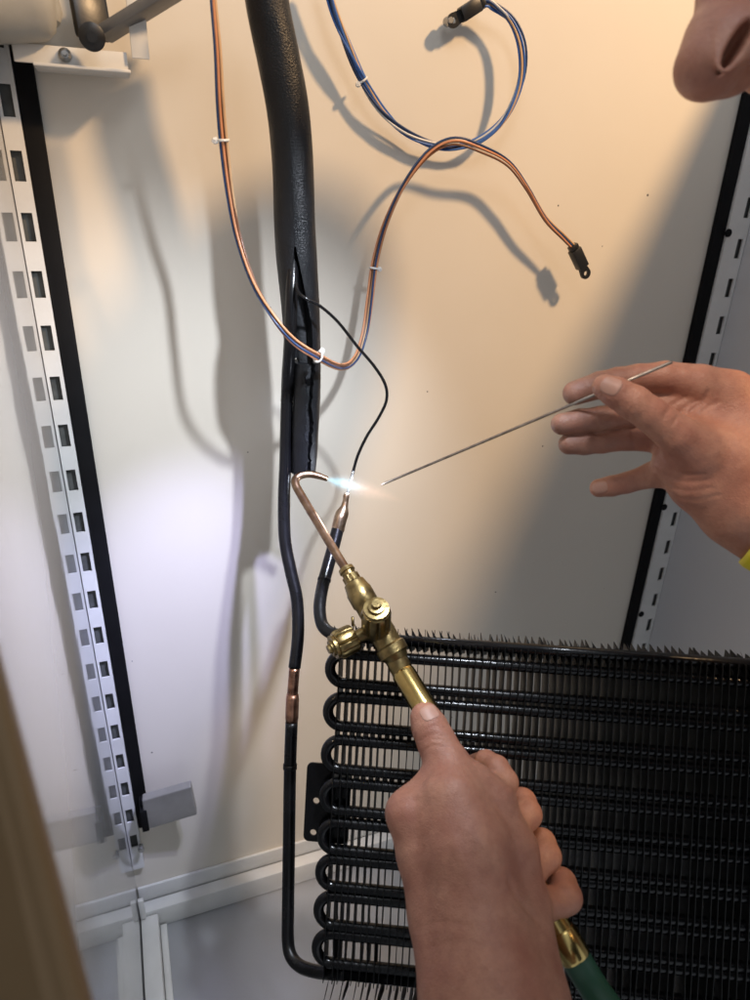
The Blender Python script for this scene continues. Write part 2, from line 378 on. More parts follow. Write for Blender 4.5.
# ------------------------------------------------------------------ insulated pipe
HS = .085       # standoff of the hose centre from the back wall
hose = thing('insulated_pipe', None, 'black foam insulated pipe with a long split, hanging in front of the cream wall', 'pipe insulation')
hc = [(262, -60), (267, 0), (279, 60), (289, 120), (293.5, 180), (295.5, 240), (299, 290), (302, 333), (303, 356)]
hp = spline([[*W(x, y, HS)] for x, y in hc], 16)
n = len(hp)
def pxrad(p, r): d = (np.asarray(p)-C0)@FW; return r*d/FPX
rr = np.interp(np.linspace(0, 1, n), [0, .3, .5, .65, .8, 1], [22, 21.5, 20.5, 20.5, 19, 17.5])
hr = np.array([pxrad(hp[i], rr[i]) for i in range(n)])
def sleeve(name, path, rad, gapf, thick, parent, seg=64, rag=.0, centre=0., squash=1.0):
    """foam shell with a slit that faces the camera; gapf(i) = half angle of the slit"""
    T = np.gradient(path, axis=0); T /= np.linalg.norm(T, axis=1)[:, None]; V = []; Fc = []; n = len(path)
    nz = np.cumsum(rng.normal(0, 1, n)); nz -= np.linspace(nz[0], nz[-1], n)
    nz = nz/(abs(nz).max()+1e-9)
    for i in range(n):
        N = (C0-path[i]); N -= T[i]*(N@T[i]); N /= np.linalg.norm(N); B = np.cross(T[i], N)
        g = gapf(i/(n-1)); e = rag*nz[i]
        a0 = g+centre+e*(g > 0); a1 = 2*math.pi-g+centre+e*.5*(g > 0)
        for k in range(seg+1):
            a = a0+(a1-a0)*k/seg
            wob = 1+.012*math.sin(3*a+i*.13)+.006*math.sin(7*a-i*.31)
            V.append(path[i]+rad[i]*wob*(math.cos(a)*N*squash+math.sin(a)*B))
    for i in range(n):
        for k in range(seg+1):
            o_ = V[i*(seg+1)+k]; V.append(path[i]+(o_-path[i])*(1-thick/rad[i]))
    q = n*(seg+1)
    for i in range(n-1):
        for k in range(seg):
            a, b, c_, d = i*(seg+1)+k, i*(seg+1)+k+1, (i+1)*(seg+1)+k+1, (i+1)*(seg+1)+k
            Fc.append((a, b, c_, d)); Fc.append((q+a, q+d, q+c_, q+b))
        for k, f in ((0, 1), (seg, 0)):
            a, d = i*(seg+1)+k, (i+1)*(seg+1)+k
            Fc.append((a, d, q+d, q+a) if f else (a, q+a, q+d, d))
    for k in range(seg):
        a = k; Fc.append((a, q+a, q+a+1, a+1)); a = (n-1)*(seg+1)+k; Fc.append((a, a+1, q+a+1, q+a))
    o = mesh(name, V, Fc, M_foam, parent, True); o.data.set_sharp_from_angle(angle=math.radians(50)); return o
def gap1(t):
    s = t-.635
    return 0.004 if s < 0 else min(.62, .04+2.8*s)
sleeve('foam_sleeve', hp, hr, gap1, .007, hose, rag=.03, centre=.04)
lp = spline([[*W(x, y, HS)] for x, y in [(306.5, 361), (307, 390), (306, 420), (304.5, 450), (303, 472)]], 14)
lr = np.array([pxrad(p, r) for p, r in zip(lp, np.linspace(14, 12.5, len(lp)))])
sleeve('lower_foam_piece', lp, lr, lambda t: .07+.20*abs(math.sin(t*7+1.)), .006, hose, rag=.35, centre=-.38)
# inner core and the tube that shows in the slit
tube('inner_core', np.vstack([hp[int(n*.45):], lp]), .0055, M_foam_in, hose, 16)

# ------------------------------------------------------------------ black suction tube
def D(rows, n=8): return Pp(rows, n)
CD = .50       # condenser depth
tb = thing('suction_tube', None, 'long black tube with a bare copper joint, bending into the bottom of the condenser', 'tube')
up_ = [(294, 212, .490), (293.5, 245, .486), (292.5, 275, .484), (291.5, 300, .486), (290, 340, .500), (288, 372, .522), (287, 400, .538), (285.5, 460, .556), (284, 500, .560), (285, 540, .560), (291, 572, .558), (297, 600, .555), (298, 635, .550), (294.5, 668, .545)]
sp = Pp(up_, 8); tube('tube_run', sp, [pxrad(p, 6.2) for p in sp], M_tube, tb, 16)
mid = Pp([(294.5, 668, .545), (292.5, 695, .545), (291.6, 722, .545)], 8)
tube('copper_section', mid, [pxrad(p, 5.4) for p in mid], M_copper, tb, 20)
sl = Pp([(292.6, 694, .545), (291.7, 722, .545)], 6); rr = [pxrad(p, 6.6) for p in sl]; rr[0] *= .9; rr[-1] *= .92
tube('copper_sleeve', sl, rr, M_copper, tb, 20)
lo_ = [(291.6, 722, .545), (290, 770, .545), (289, 840, .542), (288, 910, .537), (288, 940, .532), (291, 956, .526), (300, 966, .52), (314, 971, .512), (330, 973, .504), (345, 974, .50)]
sp = Pp(lo_, 8); tube('tube_run', sp, [pxrad(p, 6.2) for p in sp], M_tube, tb, 16)
a = Pp([(290.1, 764, .545), (290, 769, .545)], 2); tube('joint_ring', a, pxrad(a[0], 7.0), M_tube, tb, 16)

# ------------------------------------------------------------------ capillary line and filter fitting
cp_ = thing('capillary_line', None, 'thin black capillary line curving from the split foam down into a copper fitting', 'capillary')
cl = [(296, 270, .485), (297, 289, .478), (305, 298, .475), (320, 306, .482), (338, 322, .495), (357, 346, .51), (374, 366, .522), (385, 384, .53), (386.5, 400, .535), (379, 417, .54), (367, 436, .545), (358, 455, .55), (353, 472, .553)]
sp = Pp(cl, 8); tube('line', sp, [pxrad(p, 1.55) for p in sp], M_tube, cp_, 10)
cl2 = Pp([(353, 472, .553), (350.5, 482, .555), (348, 492, .556), (346.5, 500, .556)], 6)
tube('bare_end', cl2, [pxrad(p, 1.45) for p in cl2], M_steel, cp_, 10)
dr = thing('inlet_tube', None, 'short black tube with a copper reducer at its tip, below the flame', 'tube')
fp = Pp([(346.8, 493, .556), (345.5, 501, .556), (344, 508, .556), (342, 514, .556), (340, 520, .555), (337.6, 531, .555)], 5)
fr = np.interp(np.arange(len(fp)), [0, 2, 5, 9, 13, 17, 25], [2.6, 3.2, 3.0, 3.8, 6.2, 6.8, 6.6])
tube('copper_reducer', fp, [pxrad(p, r) for p, r in zip(fp, fr)], M_coppert, dr, 24)
bp_ = Pp([(338, 528, .555), (333, 548, .55), (328, 566, .543), (323, 585, .535), (320, 602, .525), (320, 615, .518), (323, 626, .512), (331, 633, .506), (345, 636.5, .5)], 8)
tube('tube_run', bp_, [pxrad(p, 6.3) for p in bp_], M_tube, dr, 16)
a = Pp([(324.6, 578.5, .538), (324, 581, .537)], 2); tube('joint_ring', a, pxrad(a[0], 6.8), M_tube, dr, 16)

# ------------------------------------------------------------------ condenser
roll = math.radians(-3.0); yawc = math.radians(4.4)
_rx = math.cos(roll)*RT+math.sin(roll)*UP; Vd = -(-math.sin(roll)*RT+math.cos(roll)*UP)      # Vd: image down
Td = math.cos(yawc)*_rx-math.sin(yawc)*FW; Nd = np.cross(Vd, Td); Nd *= np.sign(Nd@FW)       # away from camera
O0 = P(345, 636.5, CD)                              # start of the top tube
def K(u, v, s): return O0+u*Td+v*Vd+s*Nd            # metres along tubes / down / back
def kpix(px, py):                                   # (u,v) on the front tube plane seen at a pixel
    dr_ = P(px, py, 1)-C0; t = ((O0-C0)@Nd)/(dr_@Nd); q = C0+t*dr_-O0; return q@Td, q@Vd
cond = thing('condenser_coil', None, 'black finned condenser coil with eight bare U bends at its left end', 'condenser')
UR = .40; TR = .0040
vs_c = [kpix(335, y)[1] for y in (668, 711, 754, 796, 836, 872.5, 910.5, 948.5)]
half = [.0108]*8
tube('top_tube', [K(0, 0, 0), K(UR*.5, 0, 0), K(UR, 0, 0)], TR, M_cond, cond, 14)
for i, vc in enumerate(vs_c):
    pth = []
    h = half[i] if i not in (3, 4, 5) else .0102
    uL = kpix(330-(i*1.9), 668+i*40)[0]
    uu = uL+h
    pth += [K(u, vc-h, 0) for u in np.linspace(UR, uu+.004, 5)]
    pth += [K(uu-h*math.sin(a), vc-h*math.cos(a), 0) for a in np.linspace(0, math.pi, 15)]
    pth += [K(u, vc+h, 0) for u in np.linspace(uu+.004, UR, 5)]
    tube('tube_loop', pth, TR, M_cond, cond, 14)
vb = kpix(345, 974)[1]
tube('bottom_tube', [K(kpix(345, 974)[0], vb, 0), K(UR*.5, vb, 0), K(UR, vb, 0)], TR, M_cond, cond, 14)
# fins: thin vertical plates, one mesh per variant, shared
u0, v0 = kpix(341, 645); v1 = vb+.004; u0b = kpix(322, 950)[0]
FS = .0052; FD0, FD1 = -.006, .0190
def fin_mesh(var):
    r2 = random.Random(var); bm = bmesh.new()
    lean = r2.uniform(-.0012, .0022); hh = r2.uniform(.003, .006); t = .00026
    vt = v0-.0065
    zz = [vt-.0005]+sorted([v for c_ in vs_c for v in (c_-.018, c_, c_+.018)])
    zz = [vt]+list(np.linspace(v0+.004, v1, 14))
    pf = []; pb = []
    for j, vv in enumerate(zz):
        bend = 0 if 0 < j < 13 else lean
        wob = r2.uniform(-.00025, .00025)
        pf.append((bend*.4+wob, vv, FD0)); pb.append((bend+wob, vv-(hh if j == 0 else 0), FD1))
    rows = []
    for sgn in (-1, 1):
        rows.append([[bm.verts.new((a[0]+sgn*t, a[1], a[2])) for a in pf], [bm.verts.new((a[0]+sgn*t, a[1], a[2])) for a in pb]])
    N_ = len(zz)
    for j in range(N_-1):
        for s in (0, 1):
            F_, B_ = rows[s]; f = [F_[j], F_[j+1], B_[j+1], B_[j]]
            bm.faces.new(f if s else f[::-1])
        bm.faces.new([rows[0][0][j], rows[0][0][j+1], rows[1][0][j+1], rows[1][0][j]])
        bm.faces.new([rows[0][1][j+1], rows[0][1][j], rows[1][1][j], rows[1][1][j+1]])
    bm.faces.new([rows[0][0][0], rows[1][0][0], rows[1][1][0], rows[0][1][0]])
    bm.faces.new([rows[0][0][-1], rows[0][1][-1], rows[1][1][-1], rows[1][0][-1]])
    # torn triangular tip folded over to the left
    tw = r2.uniform(.0035, .0065); th_ = r2.uniform(.010, .0165)
    ra = [(-.0012, v0+.001, FD0+.003), (-tw*.75, v0-th_*.55, FD0+.006), (-tw, v0-th_, FD0+.009), (-tw*.25, v0-th_*.5, FD0+.011), (.0016, v0+.002, FD0+.013)]
    tv = [bm.verts.new(c_) for c_ in ra]
    bm.faces.new(tv)
    # folded tabs tinted grey to paint in the lit fin bands between neighbouring loops
    nf = len(bm.faces)
    for i in range(-1, 7):
        vm = (vs_c[i]+vs_c[i+1])/2 if i >= 0 else vs_c[0]-.0195
        x0_, x1_ = -.0002, .0030+r2.uniform(-.0004, .0004)
        a = [bm.verts.new(c_) for c_ in ((x0_, vm-.0026, FD0+.006), (x1_, vm-.0022, FD0+.007), (x1_, vm+.0022, FD0+.007), (x0_, vm+.0026, FD0+.006))]
        f = bm.faces.new(a); f.material_index = 1
    me = bpy.data.meshes.new('fin')
    Mx = Matrix(((Td[0], Vd[0], Nd[0], 0), (Td[1], Vd[1], Nd[1], 0), (Td[2], Vd[2], Nd[2], 0), (0, 0, 0, 1)))
    for v in bm.verts: v.co = Mx @ v.co
    bm.to_mesh(me); bm.free(); me.materials.append(M_fin); me.materials.append(M_fin_lit); return me
fvar = [fin_mesh(i) for i in range(10)]
nf = int((UR-u0)/FS)
for i in range(nf):
    o = bpy.data.objects.new('fin', fvar[rng.integers(10)]); COL.objects.link(o); o.parent = cond
    o.location = K(u0+i*FS+random.uniform(-.0003, .0003), 0, 0)
    # slight shear so the stack follows the slanting left end
    o.rotation_euler = (random.uniform(-.004, .004),)*3
# splayed foot of each fin below the last tube
ftm = []
for var in range(5):
    r2 = random.Random(50+var); l = r2.uniform(.018, .024); a = r2.uniform(.1, .25)
    pts = [(0, 0, FD0), (0, 0, FD1), (-l*a, l, FD1-.002), (-l*a*1.1, l*.9, FD0+.002)]
    Vv = [Td*x+Vd*y_+Nd*z_ for x, y_, z_ in pts]; Vv += [v+Td*.0004 for v in Vv]
    me = bpy.data.meshes.new('fin_foot'); me.from_pydata([tuple(v) for v in Vv], [], [(0, 1, 2, 3), (7, 6, 5, 4), (0, 3, 7, 4), (1, 5, 6, 2), (2, 6, 7, 3), (0, 4, 5, 1)]); me.materials.append(M_fin); ftm.append(me)
for i in range(nf):
    o = bpy.data.objects.new('fin_foot', ftm[i % 5]); COL.objects.link(o); o.parent = cond
    o.location = K(u0b+.006+i*FS+random.uniform(-.0004, .0004), v1+.0002, 0)
# mounting plate with two holes
ua, va = kpix(306, 765); ub, vb2 = kpix(343, 848)
bm = bmesh.new(); outl = []
for cx, cy, a0 in ((ua+.004, va+.004, math.pi), (ub-.001, va+.004, 1.5*math.pi), (ub-.001, vb2-.004, 0), (ua+.004, vb2-.004, .5*math.pi)):
    for k in range(5):
        a = a0+k*math.pi/8; outl.append((cx+.004*math.cos(a), cy+.004*math.sin(a)))
loops = [outl]
for (px, py) in ((315, 804), (312, 836)):
    hu, hv = kpix(px, py); loops.append([(hu+.0024*math.cos(a), hv+.0024*math.sin(a)) for a in np.linspace(0, 2*math.pi, 16, endpoint=False)])
es = []
for lp_ in loops:
    vv = [bm.verts.new(tuple(K(a, b, .006))) for a, b in lp_]
    es += [bm.edges.new((vv[i], vv[(i+1) % len(vv)])) for i in range(len(vv))]
bmesh.ops.triangle_fill(bm, edges=es, use_beauty=True, use_dissolve=False)
o = bmobj('mounting_plate', bm, M_cond, cond); sm = o.modifiers.new('solid', 'SOLIDIFY'); sm.thickness = .0015; sm.offset = 0

# ------------------------------------------------------------------ wire harnesses
def harness(name, label, path, cols, spread, parentless=None, twist=2.5, wr=.00092):
    t = thing(name, None, label, 'wiring')
    T = np.gradient(path, axis=0); T /= np.linalg.norm(T, axis=1)[:, None]
    n = len(path); N = np.cross(T[0], [0, 1, .2]); offs = []
    fr_ = []
    for i in range(n):
        N = N-T[i]*(N@T[i]); N /= np.linalg.norm(N); fr_.append((N.copy(), np.cross(T[i], N)))
    for k, c_ in enumerate(cols):
        a0 = 2*math.pi*k/len(cols); pts = []
        ph = random.uniform(0, 6)
        for i in range(n):
            s = i/(n-1); a = a0+twist*math.sin(s*5+ph*.3)
            r_ = spread*(.75+.35*math.sin(9*s+ph)+.15*math.sin(23*s+2*ph)) if 0 < i < n-1 else spread*.7
            pts.append(path[i]+r_*(math.cos(a)*fr_[i][0]+math.sin(a)*fr_[i][1]))
        tube('wire', pts, wr, WIRE[c_], t, 8)
    return t
def Wp(rows, n=6):
    q = spline(rows, n); return np.array([W(*r) for r in q])
blue = Wp([(322, -30, .022), (332, 6, .021), (346, 42, .019), (363, 80, .016), (384, 113, .014), (412, 137, .012), (445, 148, .014), (476, 142, .018), (502, 120, .022), (519, 84, .023), (522, 48, .022), (512, 20, .020), (492, 4, .018), (482, 6, .017)])
h1 = harness('wire_harness', 'blue wire loop hanging from above, ending in a black connector at the top', blue, ['blue', 'blue', 'navy', 'white', 'blue', 'tan', 'blue', 'navy'], .0027, twist=3.5)
orng = Wp([(212, -40, .095), (214, 0, .095), (218, 50, .095), (220, 100, .095), (223, 140, .093), (229, 190, .09), (238, 238, .088), (253, 283, .10), (272, 316, .115), (293, 341, .120), (318, 357, .118), (341, 367, .085), (356, 358, .06), (365, 333, .048), (370, 300, .042), (375, 262, .038), (386, 222, .034), (405, 183, .03), (430, 152, .030), (455, 141, .034), (482, 149, .034), (508, 163, .028), (527, 188, .026), (545, 219, .025), (563, 238, .025), (575, 250, .025)])
h2 = harness('wire_harness', 'orange and brown wire loop crossing in front of the black foam pipe', orng, ['orange', 'navy', 'orange', 'brown', 'tan'], .0022, twist=2.2)
def connector(a, b, parent, name='connector'):
    """plug body from a to b with a ring lug at its end"""
    a, b = np.array(a), np.array(b); mt, L = frame(a, b, up=(0, 1, 0))
    box(name, (-.0052, -.0045, -.002), (.0052, .0045, L*.62), M_blackp, parent, mt, bev=.001)
    box('connector_collar', (-.0042, -.0035, -.0065), (.0042, .0035, -.0022), M_blackp, parent, mt, bev=.0008)
    bm = bmesh.new()     # lug with hole
    es = []; r1 = .0052; zc = L*.62+.007
    out = [(-.0040, L*.60), (.0040, L*.60)]+[(r1*math.cos(q), zc+r1*math.sin(q)) for q in np.linspace(0, math.pi, 12)]
    inn = [(.0022*math.cos(q), zc+.0022*math.sin(q)) for q in np.linspace(0, 2*math.pi, 14, endpoint=False)]
    for lo in (out, inn):
        vv = [bm.verts.new(mt @ Vector((x, 0, z))) for x, z in lo]; es += [bm.edges.new((vv[i], vv[(i+1) % len(vv)])) for i in range(len(vv))]
    bmesh.ops.triangle_fill(bm, edges=es, use_beauty=True)
    o = bmobj('ring_lug', bm, M_blackp, parent); sm = o.modifiers.new('solid', 'SOLIDIFY'); sm.thickness = .0025; sm.offset = 0
connector(W(477, 5, .017), W(451, 22, .015), h1)
connector(W(575, 251, .025), W(587, 277, .025), h2)
a = W(449, 21, .013); lathe('lug_screw', a+np.array([0, .004, 0]), a-np.array([0, .004, 0]), [(0, .0035), (.7, .0035), (1, .002)], M_steel, h1, 16)
def cable_tie(path, i, parent, tail, r=.0034):
    c_ = path[i]; T = path[i+1]-path[i-1]; T /= np.linalg.norm(T); N = np.cross(T, [0, 1, 0]); N /= np.linalg.norm(N); B = np.cross(T, N)
    ring = [c_+r*(math.cos(q)*N+math.sin(q)*B) for q in np.linspace(0, 2*math.pi, 17)]
    V, Fc, _ = tube_geo(ring, .0008, 6, False)
    V2, F2, _ = tube_geo([c_+r*tail[0]*N-.0*B, c_+(r+.0018)*tail[0]*N+T*.0004, c_+(r+.0032)*tail[0]*N-T*.0004], [.0021, .0021, .0014], 6)
    k = len(V); mesh('cable_tie', V+V2, Fc+[tuple(x+k for x in f) for f in F2], M_tie, parent, False)
def nearest(path, px, py):
    best = min(range(2, len(path)-2), key=lambda i: (lambda d: (375+FPX*(d@RT)/(d@FW)-px)**2+(500-FPX*(d@UP)/(d@FW)-py)**2)(path[i]-C0)); return best
cable_tie(blue, nearest(blue, 363, 80), h1, (-1,))
for (px, py, s) in ((223, 139, -1), (318, 356, 1), (373, 268, -1)): cable_tie(orng, nearest(orng, px, py), h2, (s,), .0036)

# ------------------------------------------------------------------ torch
def hd(y): return 1/(2+(y-567)*.0013)
def TX(y): return 345+(y-567)*(258/433)*1.0
def A_(y, dx=0): return P(TX2(y)+dx, y, hd(y))
def TX2(y): return float(np.interp(y, [567, 593, 637, 653, 670, 715, 903, 947, 1000], [345, 358, 382, 392, 401, 428, 545, 571, 603]))
tor = thing('brazing_torch', None, 'brass brazing torch with two fluted valve knobs and a bent copper tip', 'torch')
tipp = Pp([(327.5, 479, .556), (318, 475.8, .555), (309, 474, .554), (301.5, 475, .552), (296.3, 478.5, .55), (295.5, 484, .547), (300.5, 494, .543), (317, 521.5, .528), (331, 545, .514), (347, 571, .499)], 7)
tr_ = np.interp(np.linspace(0, 1, len(tipp)), [0, .1, .3, 1], [2.6, 3.4, 4.0, 4.7])
V, Fc, _ = tube_geo(tipp, [pxrad(p, r) for p, r in zip(tipp, tr_)], 16)
mesh('tip_tube', V, Fc, M_tip, tor, True)
ax0, ax1 = P(346, 569, .4995), P(392, 650, hd(650))
rp = lambda r, d=.48: r*d/FPX
lathe('tip_nut', P(345.5, 568, .4995), P(354, 583, .494), [(0, rp(5)), (.02, rp(8)), (.25, rp(8.6)), (.3, rp(7.2)), (.5, rp(7.2)), (.55, rp(9)), (.97, rp(9)), (1, rp(6))], M_brass, tor, 24, flute=(.5, 1, 6, .1))
lathe('mixer_body', P(353, 581, .4945), P(383, 634, .481), [(0, rp(8)), (.03, rp(11)), (.16, rp(12.6)), (.2, rp(13.6)), (.42, rp(13.6)), (.46, rp(12.2)), (.7, rp(12.2)), (1, rp(14))], M_brass, tor, 32)
lathe('valve_block', P(378, 626, .482), P(398, 660, .4755), [(0, rp(10)), (.06, rp(14)), (.55, rp(13.5)), (.6, rp(15.6)), (.82, rp(15.6)), (.88, rp(13)), (1, rp(11))], M_brass, tor, 32)
lathe('handle_collar', P(396, 659, .476), P(404, 674, .4725), [(0, rp(11)), (.9, rp(11)), (1, rp(10))], M_brass, tor, 28)
hA, hB = P(402, 671, .4715), P(569, 944, hd(944))
lathe('handle_tube', hA, hB, [(0, rp(10.5)), (.01, rp(11.9)), (1, rp(12.4, .44))], M_brass2, tor, 32)
lathe('hose_ferrule', P(560, 930, hd(930)), P(577, 960, hd(960)), [(0, rp(14, .41)), (.08, rp(15.5, .41)), (.9, rp(15.5, .41)), (1, rp(14, .41))], M_brass2, tor, 32)
# fluted knobs
def knob(a, b, r, parent):
    k = lathe('valve_knob', a, b, [(0, r*.6), (.04, r*.93), (.10, r), (.60, r), (.66, r*.95), (.70, r*.90), (.72, r*.80), (.74, r*.80), (.75, r*.84), (.82, r*.84), (.83, r*.56), (.90, r*.55), (.91, r*.34), (.93, r*.34), (1, r*.30), (1, r*.1)], M_brass, parent, 90, flute=(.08, .67, 9, .2))
    return k
kb = P(376, 629, .468); kt = P(376.5, 603, .443)
lathe('valve_stem', P(377, 636, .481), kb, [(0, rp(9)), (.7, rp(8)), (1, rp(6.5))], M_brass, tor, 24)
knob(kb, kt, rp(15.2, .452), tor)
kb = P(355, 637, .476); kt = P(328, 650, .468)
lathe('valve_stem', P(380, 628, .482), kb, [(0, rp(8)), (.7, rp(7)), (1, rp(6))], M_brass, tor, 24)
knob(kb, kt, rp(14.6, .472), tor)
a = P(353, 626, .474); tube('set_screw', [a, P(352.5, 617, .473)], rp(1.5), M_brass, tor, 8)
gh = Pp([(574, 955, hd(955)), (587, 977, .397), (604, 1003, .39), (640, 1050, .375), (690, 1110, .35), (720, 1200, .32), (700, 1400, .3)], 8)
tag(tube('gas_hose', gh, rp(15, .40), M_green, None, 24), 'green rubber gas hose pushed onto the lower end of the torch', 'hose')

# ------------------------------------------------------------------ filler rod
def rodp(t): d = 1/(1.85+.863*t); return P(381+291*t, 485-123*t, d)
q0, q1 = rodp(0), rodp(1)
tag(tube('filler_rod', [q0, q0+(q1-q0)*.02, q0+(q1-q0)*.5, q1], [.0004, .00095, .00095, .00095], M_rod, None, 10), 'thin straight brazing rod held between thumb and fingers, pointing at the flame', 'rod')

# ------------------------------------------------------------------ flame
fl = thing('torch_flame', None, 'small pale blue and pink flame blowing across the copper fitting', 'flame')
def flame_mat(name, stops, dens, L, fall, prof):
    m = bpy.data.materials.new(name); m.use_nodes = True; nt = m.node_tree; n = nt.nodes; LL = nt.links
    n.remove(n['Principled BSDF']); out = n['Material Output']
    em = n.new('ShaderNodeEmission'); tc = n.new('ShaderNodeTexCoord'); sx = n.new('ShaderNodeSeparateXYZ')
    LL.new(tc.outputs['Object'], sx.inputs[0])
    mr = n.new('ShaderNodeMapRange'); mr.inputs['From Max'].default_value = L; LL.new(sx.outputs['Z'], mr.inputs['Value'])
    cr = n.new('ShaderNodeValToRGB'); e = cr.color_ramp.elements
    e[0].position, e[0].color = stops[0][0], (*stops[0][1], 1); e[1].position, e[1].color = stops[-1][0], (*stops[-1][1], 1)
    for p_, c_ in stops[1:-1]: el = e.new(p_); el.color = (*c_, 1)
    LL.new(mr.outputs['Result'], cr.inputs['Fac']); LL.new(cr.outputs['Color'], em.inputs['Color'])
    c2 = n.new('ShaderNodeValToRGB'); e = c2.color_ramp.elements; e[0].color = (fall[0],)*3+(1,); e[1].color = (fall[-1],)*3+(1,)
    for i, f in enumerate(fall[1:-1]): el = e.new((i+1)/(len(fall)-1)); el.color = (f, f, f, 1)
    LL.new(mr.outputs['Result'], c2.inputs['Fac'])
    nz = n.new('ShaderNodeTexNoise'); nz.inputs['Scale'].default_value = 260; LL.new(tc.outputs['Object'], nz.inputs['Vector'])
    mm = n.new('ShaderNodeMath'); mm.operation = 'MULTIPLY'; LL.new(c2.outputs['Color'], mm.inputs[0]); LL.new(nz.outputs['Fac'], mm.inputs[1])
    m2 = n.new('ShaderNodeMath'); m2.operation = 'MULTIPLY'; m2.inputs[1].default_value = dens*2; LL.new(mm.outputs[0], m2.inputs[0])
    pr_ = n.new('ShaderNodeValToRGB'); e = pr_.color_ramp.elements; mx_ = max(r for t, r in prof)
    e[0].position = prof[0][0]; e[0].color = (prof[0][1]/mx_,)*3+(1,); e[1].position = 1; e[1].color = (prof[-1][1]/mx_,)*3+(1,)
    for t, r in prof[1:-1]: el = e.new(t); el.color = (r/mx_,)*3+(1,)
    LL.new(mr.outputs['Result'], pr_.inputs['Fac'])
    cx = n.new('ShaderNodeCombineXYZ'); LL.new(sx.outputs['X'], cx.inputs[0]); LL.new(sx.outputs['Y'], cx.inputs[1])
    ln = n.new('ShaderNodeVectorMath'); ln.operation = 'LENGTH'; LL.new(cx.outputs[0], ln.inputs[0])
    dv = n.new('ShaderNodeMath'); dv.operation = 'DIVIDE'; LL.new(ln.outputs['Value'], dv.inputs[0]); dv.inputs[1].default_value = mx_
    d2 = n.new('ShaderNodeMath'); d2.operation = 'DIVIDE'; LL.new(dv.outputs[0], d2.inputs[0]); LL.new(pr_.outputs['Color'], d2.inputs[1])
    sb = n.new('ShaderNodeMath'); sb.operation = 'SUBTRACT'; sb.use_clamp = True; sb.inputs[0].default_value = 1; LL.new(d2.outputs[0], sb.inputs[1])
    pw = n.new('ShaderNodeMath'); pw.operation = 'POWER'; LL.new(sb.outputs[0], pw.inputs[0]); pw.inputs[1].default_value = 1.5
    m3 = n.new('ShaderNodeMath'); m3.operation = 'MULTIPLY'; LL.new(m2.outputs[0], m3.inputs[0]); LL.new(pw.outputs[0], m3.inputs[1])
    LL.new(m3.outputs[0], em.inputs['Strength']); LL.new(em.outputs[0], out.inputs['Volume'])
    return m
def flame_cone(name, a, b, prof, m):
    mt, L = frame(a, b); V = []; Fc = []; seg = 24
    for t, r in prof:
        for k in range(seg):
            an = 2*math.pi*k/seg; V.append((r*math.cos(an)*(1+.1*math.sin(3*an+t*5)), r*math.sin(an), t*L))
    n = len(prof)
    for i in range(n-1):
        for k in range(seg):
            k2 = (k+1) % seg; Fc.append((i*seg+k, i*seg+k2, (i+1)*seg+k2, (i+1)*seg+k))
    Fc.append(tuple(range(seg-1, -1, -1))); Fc.append(tuple((n-1)*seg+k for k in range(seg)))
    o = mesh(name, V, Fc, m, fl, True); o.matrix_world = mt; return L
fa, fb = P(327, 478.5, .556), P(408, 502, .549); Lf = np.linalg.norm(fb-fa)
fc_, fd_ = P(328, 479.5, .556), P(372, 490, .553); Li = np.linalg.norm(fd_-fc_)
po = [(0, rp(3, .555)), (.08, rp(8, .555)), (.2, rp(12, .555)), (.38, rp(13, .555)), (.6, rp(10, .555)), (.82, rp(6, .555)), (1, rp(1.5, .555))]
pi_ = [(0, rp(2.6, .555)), (.2, rp(6, .555)), (.45, rp(7, .555)), (.7, rp(5.5, .555)), (.9, rp(3, .555)), (1, rp(.6, .555))]
mo = flame_mat('flame_outer', [(0, (.35, .72, 1.)), (.3, (.6, .82, 1.)), (.5, (1., .66, .55)), (1, (1., .48, .30))], 55, Lf, [1., .8, .7, .35, 0.], po)
mi = flame_mat('flame_inner', [(0, (.15, .72, 1.)), (.5, (.45, .88, 1.)), (1, (1., .80, .80))], 170, Li, [1., 1., .8, .45, 0.], pi_)
flame_cone('outer_flame', fa, fb, po, mo)
flame_cone('inner_flame', fc_, fd_, pi_, mi)
lamp('flame_glow', 'POINT', P(352, 484, .553), W(340, 490), .10, (.80, .86, 1.), .006)

# ------------------------------------------------------------------ person: signed distance modelling
def rcone(p, a, b, r1, r2):
    ba = b-a; l2 = ba@ba; rr_ = r1-r2; a2 = l2-rr_*rr_
    if a2 <= 1e-12:
        return np.linalg.norm(p-(a if r1 > r2 else b), axis=-1)-max(r1, r2)
    il2 = 1/l2; pa = p-a; y = pa@ba; z = y-l2
    x2 = ((pa*l2-ba*y[..., None])**2).sum(-1); y2 = y*y*l2; z2 = z*z*l2; k = np.sign(rr_)*rr_*rr_*x2
    r = (np.sqrt(np.maximum(x2*a2*il2, 0))+y*rr_)*il2-r1
    m1 = np.sign(z)*a2*z2 > k; m2 = np.sign(y)*a2*y2 < k
    r = np.where(m2, np.sqrt(x2+y2)*il2-r1, r)
    return np.where(m1, np.sqrt(x2+z2)*il2-r2, r)
def ell(p, c_, ax, rad):
    q = (p-c_)@np.array(ax).T/np.array(rad); k0 = np.linalg.norm(q, axis=-1); k1 = np.linalg.norm(q/np.array(rad), axis=-1)
    return k0*(k0-1)/np.maximum(k1, 1e-9)
def smin(a, b, k): h = np.maximum(k-np.abs(a-b), 0)/k; return np.minimum(a, b)-h*h*h*k/6.
def chain(rows):     # rows (px,py,d,rpx) -> (pos, r)
    return [(P(x, y, d), r*d/FPX) for x, y, d, r in rows]
def dchain(p, ch, k=.003):
    d = None
    for (a, ra), (b, rb) in zip(ch[:-1], ch[1:]):
        e = rcone(p, a, b, ra, rb); d = e if d is None else smin(d, e, k)
    return d
